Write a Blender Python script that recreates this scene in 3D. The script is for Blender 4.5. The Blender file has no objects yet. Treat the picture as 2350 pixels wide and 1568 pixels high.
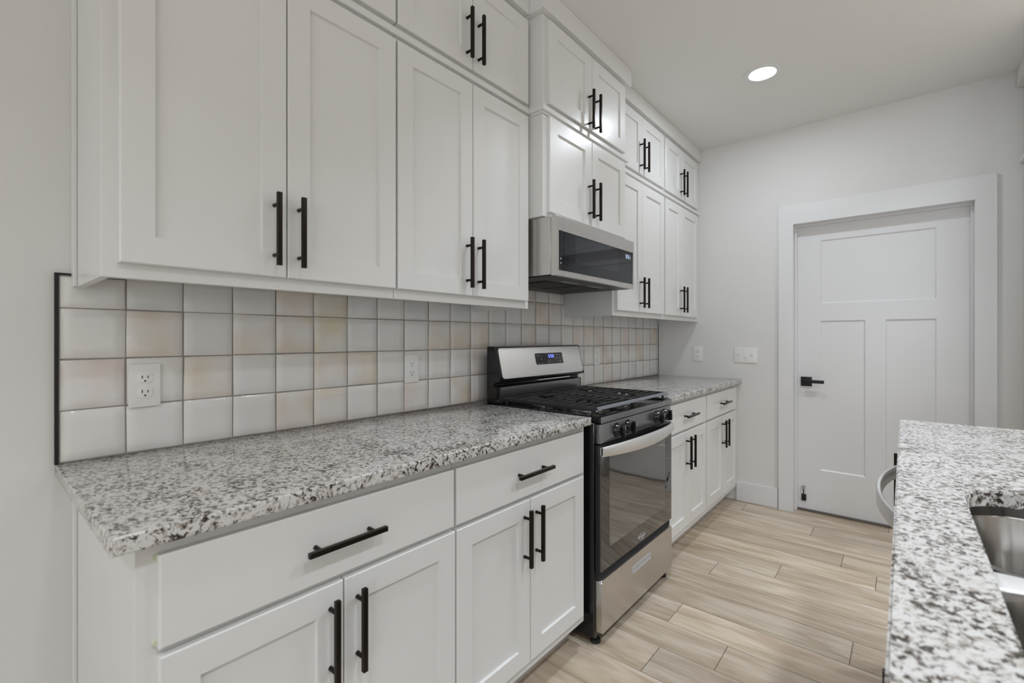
import bpy, bmesh, math, random
from mathutils import Vector, Matrix
random.seed(7)
SC = bpy.context.scene
COL = SC.collection
R = math.radians

# ------------------------------------------------------------------ camera
cam_d = bpy.data.cameras.new('camera')
cam_d.sensor_width = 36.0
cam_d.lens = 1066.03 / 2350 * 36.0
cam_d.shift_y = -8.38 / 2350
cam_d.clip_start = 0.02
cam_d.dof.use_dof = True
cam_d.dof.focus_distance = 2.4
cam_d.dof.aperture_fstop = 4.0
cam = bpy.data.objects.new('camera', cam_d)
cam.location = (-0.153, -1.580, 1.224)
cam.rotation_euler = (R(90), 0, R(40.168 - 90))
COL.objects.link(cam)
SC.camera = cam

# ------------------------------------------------------------------ world, exposure
w = bpy.data.worlds.new('world'); SC.world = w; w.use_nodes = True
w.node_tree.nodes['Background'].inputs[0].default_value = (0.9, 0.95, 1.0, 1)
w.node_tree.nodes['Background'].inputs[1].default_value = 0.0
SC.view_settings.view_transform = 'Standard'
SC.view_settings.look = 'None'
SC.view_settings.gamma = 1.0
SC.view_settings.use_curve_mapping = False
SC.view_settings.exposure = 0.08
try:
    SC.cycles.use_denoising = True
    SC.cycles.max_bounces = 10
    SC.cycles.diffuse_bounces = 6
    SC.cycles.glossy_bounces = 4
    SC.cycles.sample_clamp_indirect = 4.0
except Exception:
    pass

# ------------------------------------------------------------------ room lamps (recessed cans) and added fill lights
CEIL = 2.705
CAN_R = 0.064
COOL = (0.85, 0.918, 1.0); WARM = (0.85, 0.918, 1.0); FILL = (0.85, 0.918, 1.0)
def can_or_fill(x, y, watts, color, r=CAN_R, spread=120):
    l = bpy.data.lights.new('can_or_fill_light', 'AREA')
    l.shape = 'DISK'; l.size = 2 * r; l.energy = watts; l.color = color; l.spread = R(spread)
    o = bpy.data.objects.new('can_or_fill_light', l)
    o.location = (x, y, CEIL - 0.0045)
    COL.objects.link(o)
    return o
def fill_panel(x, y, z, rz, w_, h_, watts):
    l = bpy.data.lights.new('fill_panel_light', 'AREA'); l.shape = 'RECTANGLE'
    l.size = w_; l.size_y = h_; l.energy = watts; l.color = FILL
    o = bpy.data.objects.new('fill_panel_light', l)
    o.location = (x, y, z); o.rotation_euler = (R(90), 0, R(rz))
    COL.objects.link(o)
N1, N3, N4, ISL_FILL, MID, FAR, REAR_FILL, LEFT_FILL = 4.5, 3.4, 7.4, 8.0, 27.0, 15.0, 5.0, 47.0
for x, p_, sp in ((-1.2, N1, 120), (1.42, N3, 100), (2.737, N4, 180)):
    can_or_fill(x, -0.975, p_, COOL, spread=sp)
for x in (-1.2, 0.1, 1.42, 2.737):  # added fill row over the island, brightens the base cabinets
    can_or_fill(x, -2.25, ISL_FILL, COOL, 0.075, 130)
for x in (-2.4, -0.3, 1.8, 3.2):
    can_or_fill(x, -3.7, MID, WARM, 0.09)
for x in (-3.0, -0.6, 1.8):
    can_or_fill(x, -7.0, FAR, WARM, 0.10)
# added fill panels with no windows there, behind and left of the camera
for x in (-3.2, 0.6):
    fill_panel(x, -8.04, 1.5, 0, 2.0, 1.6, REAR_FILL)
for y in (-2.2, -5.4):
    fill_panel(-5.95, y, 1.4, -90, 2.2, 1.9, LEFT_FILL)

# ------------------------------------------------------------------ materials
def mat(name):
    m = bpy.data.materials.new(name); m.use_nodes = True
    return m, m.node_tree, m.node_tree.nodes['Principled BSDF']
def N(nt, t, **kw):
    n = nt.nodes.new(t)
    for k, v in kw.items(): setattr(n, k, v)
    return n
def setv(n, **kw):
    for k, v in kw.items(): n.inputs[k.replace('_', ' ')].default_value = v
def ramp(nt, src, stops, interp='LINEAR'):
    r = N(nt, 'ShaderNodeValToRGB'); r.color_ramp.interpolation = interp
    e = r.color_ramp.elements
    while len(e) < len(stops): e.new(0.5)
    for i, (p, c) in enumerate(stops):
        e[i].position = p
        e[i].color = tuple(c) + (1,) if len(c) == 3 else c
    nt.links.new(src, r.inputs[0]); return r.outputs[0]
def noise(nt, vec, scale, detail=3, rough=0.5, dist=0.0):
    n = N(nt, 'ShaderNodeTexNoise'); setv(n, Scale=scale, Detail=detail, Roughness=rough, Distortion=dist)
    if vec is not None: nt.links.new(vec, n.inputs['Vector'])
    return n
def mapping(nt, vec, scale=(1, 1, 1), rot=(0, 0, 0), loc=(0, 0, 0)):
    m = N(nt, 'ShaderNodeMapping')
    m.inputs['Scale'].default_value = scale; m.inputs['Rotation'].default_value = rot; m.inputs['Location'].default_value = loc
    nt.links.new(vec, m.inputs['Vector']); return m.outputs[0]
def pos(nt): return N(nt, 'ShaderNodeNewGeometry').outputs['Position']
def bump(nt, b, h, strength, dist=0.01):
    n = N(nt, 'ShaderNodeBump'); n.inputs['Strength'].default_value = strength; n.inputs['Distance'].default_value = dist
    nt.links.new(h, n.inputs['Height']); nt.links.new(n.outputs[0], b.inputs['Normal'])
def mixc(nt, fac, a, b, mode='MIX'):
    n = N(nt, 'ShaderNodeMix', data_type='RGBA', blend_type=mode)
    for i, v in ((0, fac), (6, a), (7, b)):
        if hasattr(v, 'is_linked'): nt.links.new(v, n.inputs[i])
        elif isinstance(v, (int, float)): n.inputs[i].default_value = v
        else: n.inputs[i].default_value = tuple(v) + (1,)
    return n.outputs[2]
def plain(name, col, rough=0.5, metal=0.0, spec=0.5, bumpy=None):
    m, nt, b = mat(name)
    b.inputs['Base Color'].default_value = tuple(col) + (1,)
    b.inputs['Roughness'].default_value = rough; b.inputs['Metallic'].default_value = metal
    b.inputs['Specular IOR Level'].default_value = spec
    # faint surface variation so nothing is perfectly flat
    n = noise(nt, pos(nt), bumpy[0] if bumpy else 14, 3)
    r = N(nt, 'ShaderNodeMapRange'); setv(r, To_Min=max(rough - 0.03, 0), To_Max=rough + 0.03)
    nt.links.new(n.outputs[0], r.inputs[0]); nt.links.new(r.outputs[0], b.inputs['Roughness'])
    if bumpy: bump(nt, b, n.outputs[0], bumpy[1], bumpy[2])
    return m
M = {}
M['wall'] = plain('wall_paint', (0.71, 0.705, 0.69), 0.6, bumpy=(110, 0.12, 0.004))
M['ceiling'] = plain('ceiling_paint', (0.77, 0.765, 0.745), 0.8, bumpy=(70, 0.2, 0.004))
M['white'] = plain('cabinet_paint', (0.725, 0.725, 0.71), 0.30)
M['trim'] = plain('trim_paint', (0.74, 0.74, 0.745), 0.35)
M['plastic'] = plain('white_plastic', (0.80, 0.80, 0.78), 0.3)
M['bronze'] = plain('dark_bronze', (0.022, 0.016, 0.012), 0.28, 0.75)
M['black_metal'] = plain('matte_black', (0.008, 0.008, 0.009), 0.4, 0.2)
M['enamel'] = plain('black_enamel', (0.008, 0.008, 0.009), 0.14)
M['panel_black'] = plain('black_stainless', (0.27, 0.275, 0.285), 0.30, 0.9)
M['filter_mesh'] = plain('filter_mesh', (0.05, 0.048, 0.045), 0.4, 0.7)
M['iron'] = plain('cast_iron', (0.016, 0.016, 0.017), 0.42, bumpy=(400, 0.3, 0.001))
M['iron_sheen'] = plain('cast_iron_sheen', (0.13, 0.138, 0.155), 0.36, bumpy=(400, 0.2, 0.001))  # lighter copy of the iron, front rail's bluish reflection put into its colour
M['rubber'] = plain('black_rubber', (0.012, 0.012, 0.012), 0.6)
M['dark'] = plain('dark_gap', (0.01, 0.01, 0.01), 0.8)
M['grey_plastic'] = plain('grey_plastic', (0.32, 0.33, 0.33), 0.35)
M['aluminium'] = plain('aluminium', (0.72, 0.71, 0.69), 0.35, 1.0)
M['chrome'] = plain('chrome', (0.75, 0.75, 0.75), 0.12, 1.0)
M['silver_print'] = plain('silver_print', (0.6, 0.6, 0.6), 0.4)
M['grey_print'] = plain('grey_print', (0.28, 0.28, 0.29), 0.4)
M['pull_grey'] = plain('pale_pull', (0.50, 0.52, 0.55), 0.28, 0.4)
M['bumper'] = plain('clear_bumper', (0.62, 0.64, 0.46), 0.3)
M['threshold'] = plain('threshold_metal', (0.16, 0.14, 0.12), 0.45, 0.5)

def steel(name, col, axis_scale, rough=0.3):
    m, nt, b = mat(name)
    b.inputs['Metallic'].default_value = 1.0
    v = mapping(nt, pos(nt), axis_scale)
    n = noise(nt, v, 1.0, 4, 0.6)
    r = N(nt, 'ShaderNodeMapRange'); setv(r, To_Min=rough - 0.07, To_Max=rough + 0.08)
    nt.links.new(n.outputs[0], r.inputs[0]); nt.links.new(r.outputs[0], b.inputs['Roughness'])
    c = ramp(nt, n.outputs[0], [(0.3, [x * 0.94 for x in col]), (0.7, col)])
    nt.links.new(c, b.inputs['Base Color'])
    bump(nt, b, n.outputs[0], 0.05, 0.001)
    return m
M['steel'] = steel('brushed_steel', (0.62, 0.60, 0.575), (6, 6, 700), 0.33)
M['steel_light'] = steel('satin_steel', (0.84, 0.835, 0.83), (6, 6, 500), 0.45)
M['sink_steel'] = steel('sink_steel', (0.36, 0.345, 0.33), (500, 500, 6), 0.20)

def glass_black(name, col, wav, scale, ior=2.0):
    m, nt, b = mat(name)
    b.inputs['Base Color'].default_value = tuple(col) + (1,)
    b.inputs['Roughness'].default_value = 0.03
    b.inputs['IOR'].default_value = ior
    n = noise(nt, pos(nt), scale, 1, 0.3)
    bump(nt, b, n.outputs[0], wav, 0.02)
    return m
M['glass'] = glass_black('oven_glass', (0.004, 0.004, 0.004), 0.12, 3.6)
M['glass_in'] = glass_black('oven_window', (0.062, 0.058, 0.052), 0.12, 3.6, 2.6)
M['mw_glass'] = glass_black('microwave_glass', (0.003, 0.004, 0.007), 0.0, 3, 1.5)
M['mw_window'] = glass_black('microwave_window', (0.016, 0.018, 0.027), 0.0, 3, 1.5)

def emit(name, col, s):
    m, nt, b = mat(name)
    b.inputs['Base Color'].default_value = (0.02, 0.02, 0.02, 1)
    b.inputs['Emission Color'].default_value = tuple(col) + (1,); b.inputs['Emission Strength'].default_value = s
    return m
M['led_blue'] = emit('blue_display', (0.16, 0.22, 1.0), 2.2)
M['led_white'] = emit('white_display', (0.55, 0.70, 1.0), 1.2)
M['lamp'] = emit('lamp_lens', COOL, 6.0)

def granite():
    m, nt, b = mat('granite')
    p = pos(nt)
    v = mapping(nt, p, (1, 1, 1), (0.3, 0.2, 0.5))
    wn = noise(nt, v, 26, 3, 0.6)
    warp = N(nt, 'ShaderNodeVectorMath', operation='MULTIPLY_ADD')
    nt.links.new(wn.outputs['Color'], warp.inputs[0]); warp.inputs[1].default_value = (0.022, 0.022, 0.022)
    nt.links.new(v, warp.inputs[2])
    W = warp.outputs[0]
    a = noise(nt, W, 80, 6, 0.66)
    base = ramp(nt, a.outputs[0], [(0.36, (0.20, 0.175, 0.155)), (0.435, (0.42, 0.39, 0.36)), (0.49, (0.62, 0.61, 0.59))])
    g = noise(nt, W, 60, 5, 0.66)
    gf = ramp(nt, g.outputs[0], [(0.585, (0, 0, 0)), (0.66, (0.75, 0.75, 0.75))])
    c1 = mixc(nt, gf, base, (0.46, 0.42, 0.37))
    d = noise(nt, mapping(nt, W, (1, 1, 1), (0, 0, 1), (3, 5, 7)), 105, 5, 0.7)
    big = noise(nt, p, 14, 2, 0.5)
    ad = N(nt, 'ShaderNodeMath', operation='MULTIPLY_ADD'); ad.inputs[1].default_value = 0.25
    nt.links.new(big.outputs[0], ad.inputs[0]); nt.links.new(d.outputs[0], ad.inputs[2])
    df = ramp(nt, ad.outputs[0], [(0.660, (0, 0, 0)), (0.695, (1, 1, 1))])
    c2 = mixc(nt, df, c1, (0.050, 0.036, 0.027))
    nt.links.new(c2, b.inputs['Base Color'])
    b.inputs['Roughness'].default_value = 0.075
    bump(nt, b, a.outputs[0], 0.03, 0.002)
    return m
M['granite'] = granite()

def tile_mat():
    m, nt, b = mat('glazed_tile')
    at = N(nt, 'ShaderNodeAttribute'); at.attribute_name = 'glaze'
    uv = N(nt, 'ShaderNodeUVMap').outputs[0]
    n = noise(nt, uv, 1.1, 1, 0.4)
    f = ramp(nt, n.outputs[0], [(0.38, (0, 0, 0)), (0.72, (1, 1, 1))])
    c = mixc(nt, f, at.outputs['Color'], (0.745, 0.735, 0.72))
    nt.links.new(c, b.inputs['Base Color'])
    b.inputs['Roughness'].default_value = 0.16
    n2 = noise(nt, pos(nt), 24, 2, 0.5)
    bump(nt, b, n2.outputs[0], 0.22, 0.004)
    return m
M['tile'] = tile_mat()
M['grout'] = plain('grout', (0.27, 0.24, 0.22), 0.85)

def plank_mat():
    m, nt, b = mat('wood_look_plank')
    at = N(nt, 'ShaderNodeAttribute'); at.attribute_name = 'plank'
    uv = N(nt, 'ShaderNodeUVMap').outputs[0]
    sep = N(nt, 'ShaderNodeSeparateXYZ'); nt.links.new(uv, sep.inputs[0])
    g1 = noise(nt, mapping(nt, uv, (17, 2.0, 1)), 1.0, 6, 0.60, 0.9)
    g2 = noise(nt, mapping(nt, uv, (150, 5, 1)), 1.0, 3, 0.6)
    kn = noise(nt, mapping(nt, uv, (11, 1.7, 1)), 1.0, 3, 0.55, 1.0)
    grain = ramp(nt, g1.outputs[0], [(0.30, (0.41, 0.315, 0.225)), (0.50, (0.57, 0.475, 0.37)), (0.68, (0.69, 0.605, 0.50))])
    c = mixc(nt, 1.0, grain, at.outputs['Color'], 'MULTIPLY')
    kf = ramp(nt, kn.outputs[0], [(0.50, (0, 0, 0)), (0.74, (0.75, 0.75, 0.75))])
    c = mixc(nt, kf, c, (0.37, 0.265, 0.18))
    ff = ramp(nt, g2.outputs[0], [(0.3, (0.90, 0.89, 0.88)), (0.6, (1.0, 1.0, 1.0))])
    c = mixc(nt, 1.0, c, ff, 'MULTIPLY')
    nt.links.new(c, b.inputs['Base Color'])
    b.inputs['Roughness'].default_value = 0.42
    bump(nt, b, g2.outputs[0], 0.08, 0.001)
    return m
M['plank'] = plank_mat()
M['floor_grout'] = plain('floor_grout', (0.50, 0.45, 0.385), 0.8)
M['end_joint'] = plain('end_joint', (0.17, 0.14, 0.115), 0.9)

# ------------------------------------------------------------------ geometry helpers
def nb(): return bmesh.new()
def box(bm, x0, x1, y0, y1, z0, z1, bev=0.0, seg=2):
    if x0 > x1: x0, x1 = x1, x0
    if y0 > y1: y0, y1 = y1, y0
    if z0 > z1: z0, z1 = z1, z0
    t = bmesh.ops.create_cube(bm, size=1.0)
    vs = t['verts']
    for v in vs:
        v.co = Vector(((x0 + x1) / 2 + v.co.x * (x1 - x0), (y0 + y1) / 2 + v.co.y * (y1 - y0), (z0 + z1) / 2 + v.co.z * (z1 - z0)))
    if bev > 0:
        es = list({e for v in vs for e in v.link_edges})
        bmesh.ops.bevel(bm, geom=es, offset=bev, segments=seg, affect='EDGES', profile=0.6)
    return bm
def cyl(bm, p0, p1, r0, r1=None, seg=20, cap=True):
    r1 = r0 if r1 is None else r1
    p0 = Vector(p0); p1 = Vector(p1); d = p1 - p0
    q = d.to_track_quat('Z', 'Y').to_matrix()
    a = []; b_ = []
    for i in range(seg):
        t = 2 * math.pi * i / seg
        c = q @ Vector((math.cos(t), math.sin(t), 0))
        a.append(bm.verts.new(p0 + c * r0)); b_.append(bm.verts.new(p1 + c * r1))
    for i in range(seg):
        j = (i + 1) % seg
        bm.faces.new((a[i], a[j], b_[j], b_[i]))
    if cap:
        bm.faces.new(a[::-1]); bm.faces.new(b_)
    return bm
def lathe(bm, prof, center, axis=(0, 0, 1), seg=28, cap=True):
    """profile of (radius, height) turned about an axis through center"""
    c = Vector(center); q = Vector(axis).to_track_quat('Z', 'Y').to_matrix()
    rings = []
    for r, h in prof:
        rings.append([bm.verts.new(c + q @ Vector((r * math.cos(2 * math.pi * i / seg), r * math.sin(2 * math.pi * i / seg), h))) for i in range(seg)])
    for a, b_ in zip(rings, rings[1:]):
        for i in range(seg):
            j = (i + 1) % seg
            bm.faces.new((a[i], a[j], b_[j], b_[i]))
    if cap:
        bm.faces.new(rings[0][::-1]); bm.faces.new(rings[-1])
    return bm
def extrude_profile(bm, pts, x0, x1):
    """closed (y, z) outline pushed along x"""
    a = [bm.verts.new((x0, y, z)) for y, z in pts]; b_ = [bm.verts.new((x1, y, z)) for y, z in pts]
    n = len(pts)
    for i in range(n):
        j = (i + 1) % n
        bm.faces.new((a[i], a[j], b_[j], b_[i]))
    bm.faces.new(a[::-1]); bm.faces.new(b_)
    return bm
def rrect(x0, x1, y0, y1, r, n=6):
    out = []
    for cx, cy, a0 in ((x1 - r, y1 - r, 0), (x0 + r, y1 - r, 90), (x0 + r, y0 + r, 180), (x1 - r, y0 + r, 270)):
        for k in range(n + 1):
            a = R(a0 + 90 * k / n); out.append((cx + r * math.cos(a), cy + r * math.sin(a)))
    return out
def slab(bm, outline, P, d0, d1, bev=0.0):
    """2-D outline (u, v) thickened from depth d0 to d1 through map P(u, v, d)"""
    a = [bm.verts.new(P(u, v, d0)) for u, v in outline]; b_ = [bm.verts.new(P(u, v, d1)) for u, v in outline]
    n = len(outline)
    for i in range(n):
        j = (i + 1) % n
        bm.faces.new((a[i], a[j], b_[j], b_[i]))
    bm.faces.new(a[::-1]); f = bm.faces.new(b_)
    if bev > 0:
        bmesh.ops.bevel(bm, geom=list(f.edges), offset=bev, segments=2, affect='EDGES', profile=0.6)
    return bm
def PY(yf, s=-1): return lambda u, v, d: Vector((u, yf + s * d, v))      # a face looking along -y (s=-1) or +y
def PX(xf): return lambda u, v, d: Vector((xf - d, u, v))                # a face looking along -x

def base_of(o):
    b = Vector((0, 0, 0))
    while o is not None:
        b += o.location; o = o.parent
    return b
def obj(name, bm, m, parent=None, smooth=False, label=None):
    bmesh.ops.recalc_face_normals(bm, faces=bm.faces[:])
    off = base_of(parent)
    for v in bm.verts: v.co -= off
    me = bpy.data.meshes.new(name); bm.to_mesh(me); bm.free()
    for mm in (m if isinstance(m, (list, tuple)) else [m]): me.materials.append(mm)
    if smooth:
        for p in me.polygons: p.use_smooth = True
        try: me.set_sharp_from_angle(angle=R(38))
        except Exception: pass
    o = bpy.data.objects.new(name, me); COL.objects.link(o)
    if parent is not None: o.parent = parent
    if label: o['label'] = label
    return o
def thing(name, label, cat, loc, group=None):
    o = bpy.data.objects.new(name, None); COL.objects.link(o)
    o.location = loc; o.empty_display_size = 0.05
    o['label'] = label; o['category'] = cat
    if group: o['group'] = group
    return o
def tag(o, label, cat, group=None):
    o['label'] = label; o['category'] = cat
    if group: o['group'] = group
    return o
def struct(name, bm, m, label, cat, smooth=False):
    o = obj(name, bm, m, None, smooth); o['kind'] = 'structure'
    return tag(o, label, cat)

def text_bm(body, size, P, u, v, d0, d1, align='CENTER', xs=1.0, shear=0.0):
    c = bpy.data.curves.new('txt', 'FONT'); c.body = body; c.size = size; c.align_x = align; c.align_y = 'CENTER'
    c.extrude = 0.5; c.resolution_u = 2; c.shear = shear
    o = bpy.data.objects.new('txt', c); COL.objects.link(o)
    bpy.context.view_layer.update()
    me = bpy.data.meshes.new_from_object(o.evaluated_get(bpy.context.evaluated_depsgraph_get()))
    bpy.data.objects.remove(o); bpy.data.curves.remove(c)
    bm = nb(); bm.from_mesh(me); bpy.data.meshes.remove(me)
    for w_ in bm.verts:
        w_.co = P(u + w_.co.x * xs, v + w_.co.y, d1 if w_.co.z > 0 else d0)
    return bm
SEG = {'0': 'abcdef', '1': 'bc', '2': 'abged', '3': 'abgcd', '4': 'fgbc', '5': 'afgcd', '6': 'afgedc', '7': 'abc', '8': 'abcdefg', '9': 'abcdfg'}
def digits(bm, s, P, u, v, w, h, gap, t, d0, d1):
    x = u
    for ch in s:
        if ch == ':':
            for zz in (v + h * 0.3, v + h * 0.7):
                slab(bm, [(x, zz - t / 2), (x + t, zz - t / 2), (x + t, zz + t / 2), (x, zz + t / 2)], P, d0, d1)
            x += t + gap; continue
        rc = {'a': (0, w, h - t, h), 'g': (0, w, h / 2 - t / 2, h / 2 + t / 2), 'd': (0, w, 0, t), 'f': (0, t, h / 2, h), 'b': (w - t, w, h / 2, h), 'e': (0, t, 0, h / 2), 'c': (w - t, w, 0, h / 2)}
        for k in SEG[ch]:
            a, b_, c, d = rc[k]
            slab(bm, [(x + a, v + c), (x + b_, v + c), (x + b_, v + d), (x + a, v + d)], P, d0, d1)
        x += w + gap
    return bm

# ------------------------------------------------------------------ cabinet parts
def shaker(P, u0, u1, v0, v1, th=0.020, fw=0.060, rec=0.008, e=0.0025):
    bm = nb()
    def ring(a0, a1, b0, b1, d): return [bm.verts.new(P(u, v, d)) for u, v in ((a0, b0), (a1, b0), (a1, b1), (a0, b1))]
    r = [ring(u0, u1, v0, v1, 0), ring(u0, u1, v0, v1, th - e), ring(u0 + e, u1 - e, v0 + e, v1 - e, th),
         ring(u0 + fw, u1 - fw, v0 + fw, v1 - fw, th), ring(u0 + fw + 0.0025, u1 - fw - 0.0025, v0 + fw + 0.0025, v1 - fw - 0.0025, th - rec)]
    for a, b_ in zip(r, r[1:]):
        for i in range(4): bm.faces.new((a[i], a[(i + 1) % 4], b_[(i + 1) % 4], b_[i]))
    bm.faces.new(r[0][::-1]); bm.faces.new(r[-1])
    return bm
def flat_front(P, u0, u1, v0, v1, th=0.020, e=0.003):
    bm = nb()
    def ring(a0, a1, b0, b1, d): return [bm.verts.new(P(u, v, d)) for u, v in ((a0, b0), (a1, b0), (a1, b1), (a0, b1))]
    r = [ring(u0, u1, v0, v1, 0), ring(u0, u1, v0, v1, th - e), ring(u0 + e, u1 - e, v0 + e, v1 - e, th)]
    for a, b_ in zip(r, r[1:]):
        for i in range(4): bm.faces.new((a[i], a[(i + 1) % 4], b_[(i + 1) % 4], b_[i]))
    bm.faces.new(r[0][::-1]); bm.faces.new(r[-1])
    return bm
def bar_handle(P, u, v, L=0.185, vertical=True, m=None, parent=None, d0=0.020, post=0.128):
    """square bar on two round posts"""
    bm = nb(); s = 0.0055
    o_, i_ = (d0 + 0.036, d0 + 0.025)
    if vertical: r = [(u - s, v - L / 2), (u + s, v - L / 2), (u + s, v + L / 2), (u - s, v + L / 2)]
    else: r = [(u - L / 2, v - s), (u + L / 2, v - s), (u + L / 2, v + s), (u - L / 2, v + s)]
    slab(bm, r, P, i_, o_, 0.0012)
    for k in (-post / 2, post / 2):
        a = (u, v + k) if vertical else (u + k, v)
        cyl(bm, P(a[0], a[1], d0 - 0.001), P(a[0], a[1], i_ + 0.001), 0.0052, 0.0044, 14)
    return obj('handle', bm, m or M['bronze'], parent, True)

BACK = 0.009            # the painted wall stands just behind the tile faces (tile faces at y = 0)
def wall_cabinet(x0, x1, z0, z1, yff, doors, label, dz, hz, drop_l=False, drop_r=False, lip=0.032, door_lab=None):
    """doors: (u0, u1, handle_u); yff: face-frame plane"""
    t = thing('wall_cabinet', label, 'cabinet', ((x0 + x1) / 2, BACK, z0), 'white shaker wall cabinets')
    bm = nb()
    yb = BACK - 0.0005
    box(bm, x0 + (0.016 if drop_l else 0.0005), x1 - (0.016 if drop_r else 0.0005), yff + 0.018, yb, z0 + lip, z1)                 # case
    box(bm, x0 + 0.0005, x1 - 0.0005, yff, yff + 0.019, z0, z1, 0.0008, 1)          # face frame
    if drop_l: box(bm, x0 + 0.0005, x0 + 0.0161, yff + 0.018, yb, z0, z1)
    if drop_r: box(bm, x1 - 0.0161, x1 - 0.0005, yff + 0.018, yb, z0, z1)
    obj('carcass', bm, M['white'], t)
    P = PY(yff)
    for i, (a, b_, hu) in enumerate(doors):
        d = obj('door', shaker(P, a, b_, dz[0], dz[1]), M['white'], t)
        bar_handle(P, hu, hz, parent=d)
    return t
def base_cabinet(x0, x1, label, doors, drawer, yff=-0.610, P=None, wall_y=BACK, dh=(0.145, 0.688), hz=0.572, drw=(0.701, 0.859), s=-1, body_top=0.882, group='white shaker base cabinets', toe=0.078, dhz=0.781):
    t = thing('base_cabinet', label, 'cabinet', ((x0 + x1) / 2, (yff + wall_y) / 2, 0), group)
    P = P or PY(yff, s)
    bm = nb()
    yb = wall_y + s * 0.0005
    box(bm, x0 + 0.0005, x1 - 0.0005, yff, yb, 0.103, body_top, 0.0008, 1)
    obj('carcass', bm, M['white'], t)
    bm = nb(); box(bm, x0 + 0.0005, x1 - 0.0005, yff - s * toe, yb, 0.0, 0.1032); obj('toe_kick', bm, M['white'], t)
    if drawer:
        a, b_ = drawer
        d = obj('drawer', flat_front(P, a, b_, *drw), M['white'], t)
        if dhz: bar_handle(P, (a + b_) / 2, dhz, vertical=False, parent=d)
    for a, b_, hu in doors:
        d = obj('door', shaker(P, a, b_, *dh), M['white'], t)
        bar_handle(P, hu, hz, parent=d)
    return t

# ------------------------------------------------------------------ room shell
XF = 3.630
RX0, RY0 = -6.0, -8.1
bm = nb(); box(bm, RX0, XF + 0.15, BACK, BACK + 0.12, 0, CEIL)
struct('wall_back', bm, M['wall'], 'pale grey painted wall behind the tiles and cabinets', 'wall')
bm = nb()                                                  # far wall with the pantry door opening
DY0, DY1, DZ = -0.975, -1.900, 2.032
box(bm, XF, XF + 0.12, DY0, BACK, 0, CEIL); box(bm, XF, XF + 0.12, RY0, DY1, 0, CEIL); box(bm, XF, XF + 0.12, DY1, DY0, DZ, CEIL)
bmesh.ops.remove_doubles(bm, verts=bm.verts[:], dist=1e-5)
struct('wall_far', bm, M['wall'], 'pale painted end wall around the white door', 'wall')
bm = nb(); box(bm, RX0 - 0.12, RX0, RY0, BACK + 0.12, 0, CEIL); struct('wall_left', bm, M['wall'], 'painted wall of the living area far left of the kitchen', 'wall')
bm = nb(); box(bm, RX0, XF + 0.15, RY0 - 0.12, RY0, 0, CEIL); struct('wall_rear', bm, M['wall'], 'painted wall of the living area behind the island', 'wall')
bm = nb(); box(bm, RX0, XF + 0.15, RY0, BACK, CEIL, CEIL + 0.1); struct('ceiling', bm, M['ceiling'], 'flat white painted ceiling', 'ceiling')

# floor: wood-look planks running across the aisle
def make_floor():
    bm = nb()
    uvl = bm.loops.layers.uv.new('UVMap'); cl = bm.loops.layers.float_color.new('plank')
    f = bm.faces.new([bm.verts.new(c) for c in ((RX0, RY0, -0.0022), (XF + 0.12, RY0, -0.0022), (XF + 0.12, BACK, -0.0022), (RX0, BACK, -0.0022))]); f.material_index = 1
    g = bm.faces.new([bm.verts.new(c) for c in ((RX0, RY0, -0.05), (RX0, BACK, -0.05), (XF + 0.12, BACK, -0.05), (XF + 0.12, RY0, -0.05))]); g.material_index = 1
    pitch = 0.178; top = 3.591
    known = {0: -1.506, 1: -0.694, 2: -1.135, 3: -0.564, 4: -1.320, 5: -1.473, 6: -1.075, 7: -0.805, 8: -1.70, 9: -1.423, 10: -0.800, 11: -1.045, 12: -0.84, 13: -1.20}
    rnd = random.Random(3)
    k = 0
    while True:
        x1 = top + pitch - k * pitch; x0 = x1 - pitch
        if x1 < RX0: break
        j = known.get(k, -rnd.uniform(0.3, 1.5))
        L = 1.22; y1 = j
        while y1 < BACK: y1 += L
        while y1 > RY0:
            y0 = y1 - L
            a, b_, c, d = max(x0, RX0) + 0.0013, min(x1, XF + 0.12) - 0.0013, max(y0, RY0) + 0.0013, min(y1, BACK) - 0.0013
            if b_ > a and d > c:
                e = 0.0016
                if c > RY0 + 0.01:
                    q = bm.faces.new([bm.verts.new(p) for p in ((a, c - 0.0026, -0.0018), (b_, c - 0.0026, -0.0018), (b_, c, -0.0018), (a, c, -0.0018))]); q.material_index = 2
                tone = rnd.uniform(0.84, 1.05); wr = rnd.uniform(-0.02, 0.02)
                col = (tone * (1 + wr), tone, tone * (1 - wr), 1)
                ou, ov = rnd.uniform(0, 50), rnd.uniform(0, 50)
                lo = [bm.verts.new(p) for p in ((a, c, -0.0015), (b_, c, -0.0015), (b_, d, -0.0015), (a, d, -0.0015))]
                hi = [bm.verts.new(p) for p in ((a + e, c + e, 0), (b_ - 0.0028, c + e, 0), (b_ - 0.0028, d - e, 0), (a + e, d - e, 0))]
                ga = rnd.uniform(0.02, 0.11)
                fs = [bm.faces.new(hi)] + [bm.faces.new((lo[i], lo[(i + 1) % 4], hi[(i + 1) % 4], hi[i])) for i in range(4)]
                for fi, f in enumerate(fs):
                    for lp in f.loops:
                        lp[uvl].uv = (lp.vert.co.x + ou, lp.vert.co.y + ov)
                        k_ = 1.20 if fi == 2 else (1 + ga if lp.vert.co.x > (a + b_) / 2 else 1 - ga)   # shading across each plank and light-catching long edge painted into the colour
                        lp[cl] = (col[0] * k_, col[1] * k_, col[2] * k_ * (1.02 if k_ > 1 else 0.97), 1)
            y1 -= L
        k += 1
    return bm
struct('floor', make_floor(), [M['plank'], M['floor_grout'], M['end_joint']], 'wood-look plank tile floor with thin grout lines', 'floor')

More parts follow.
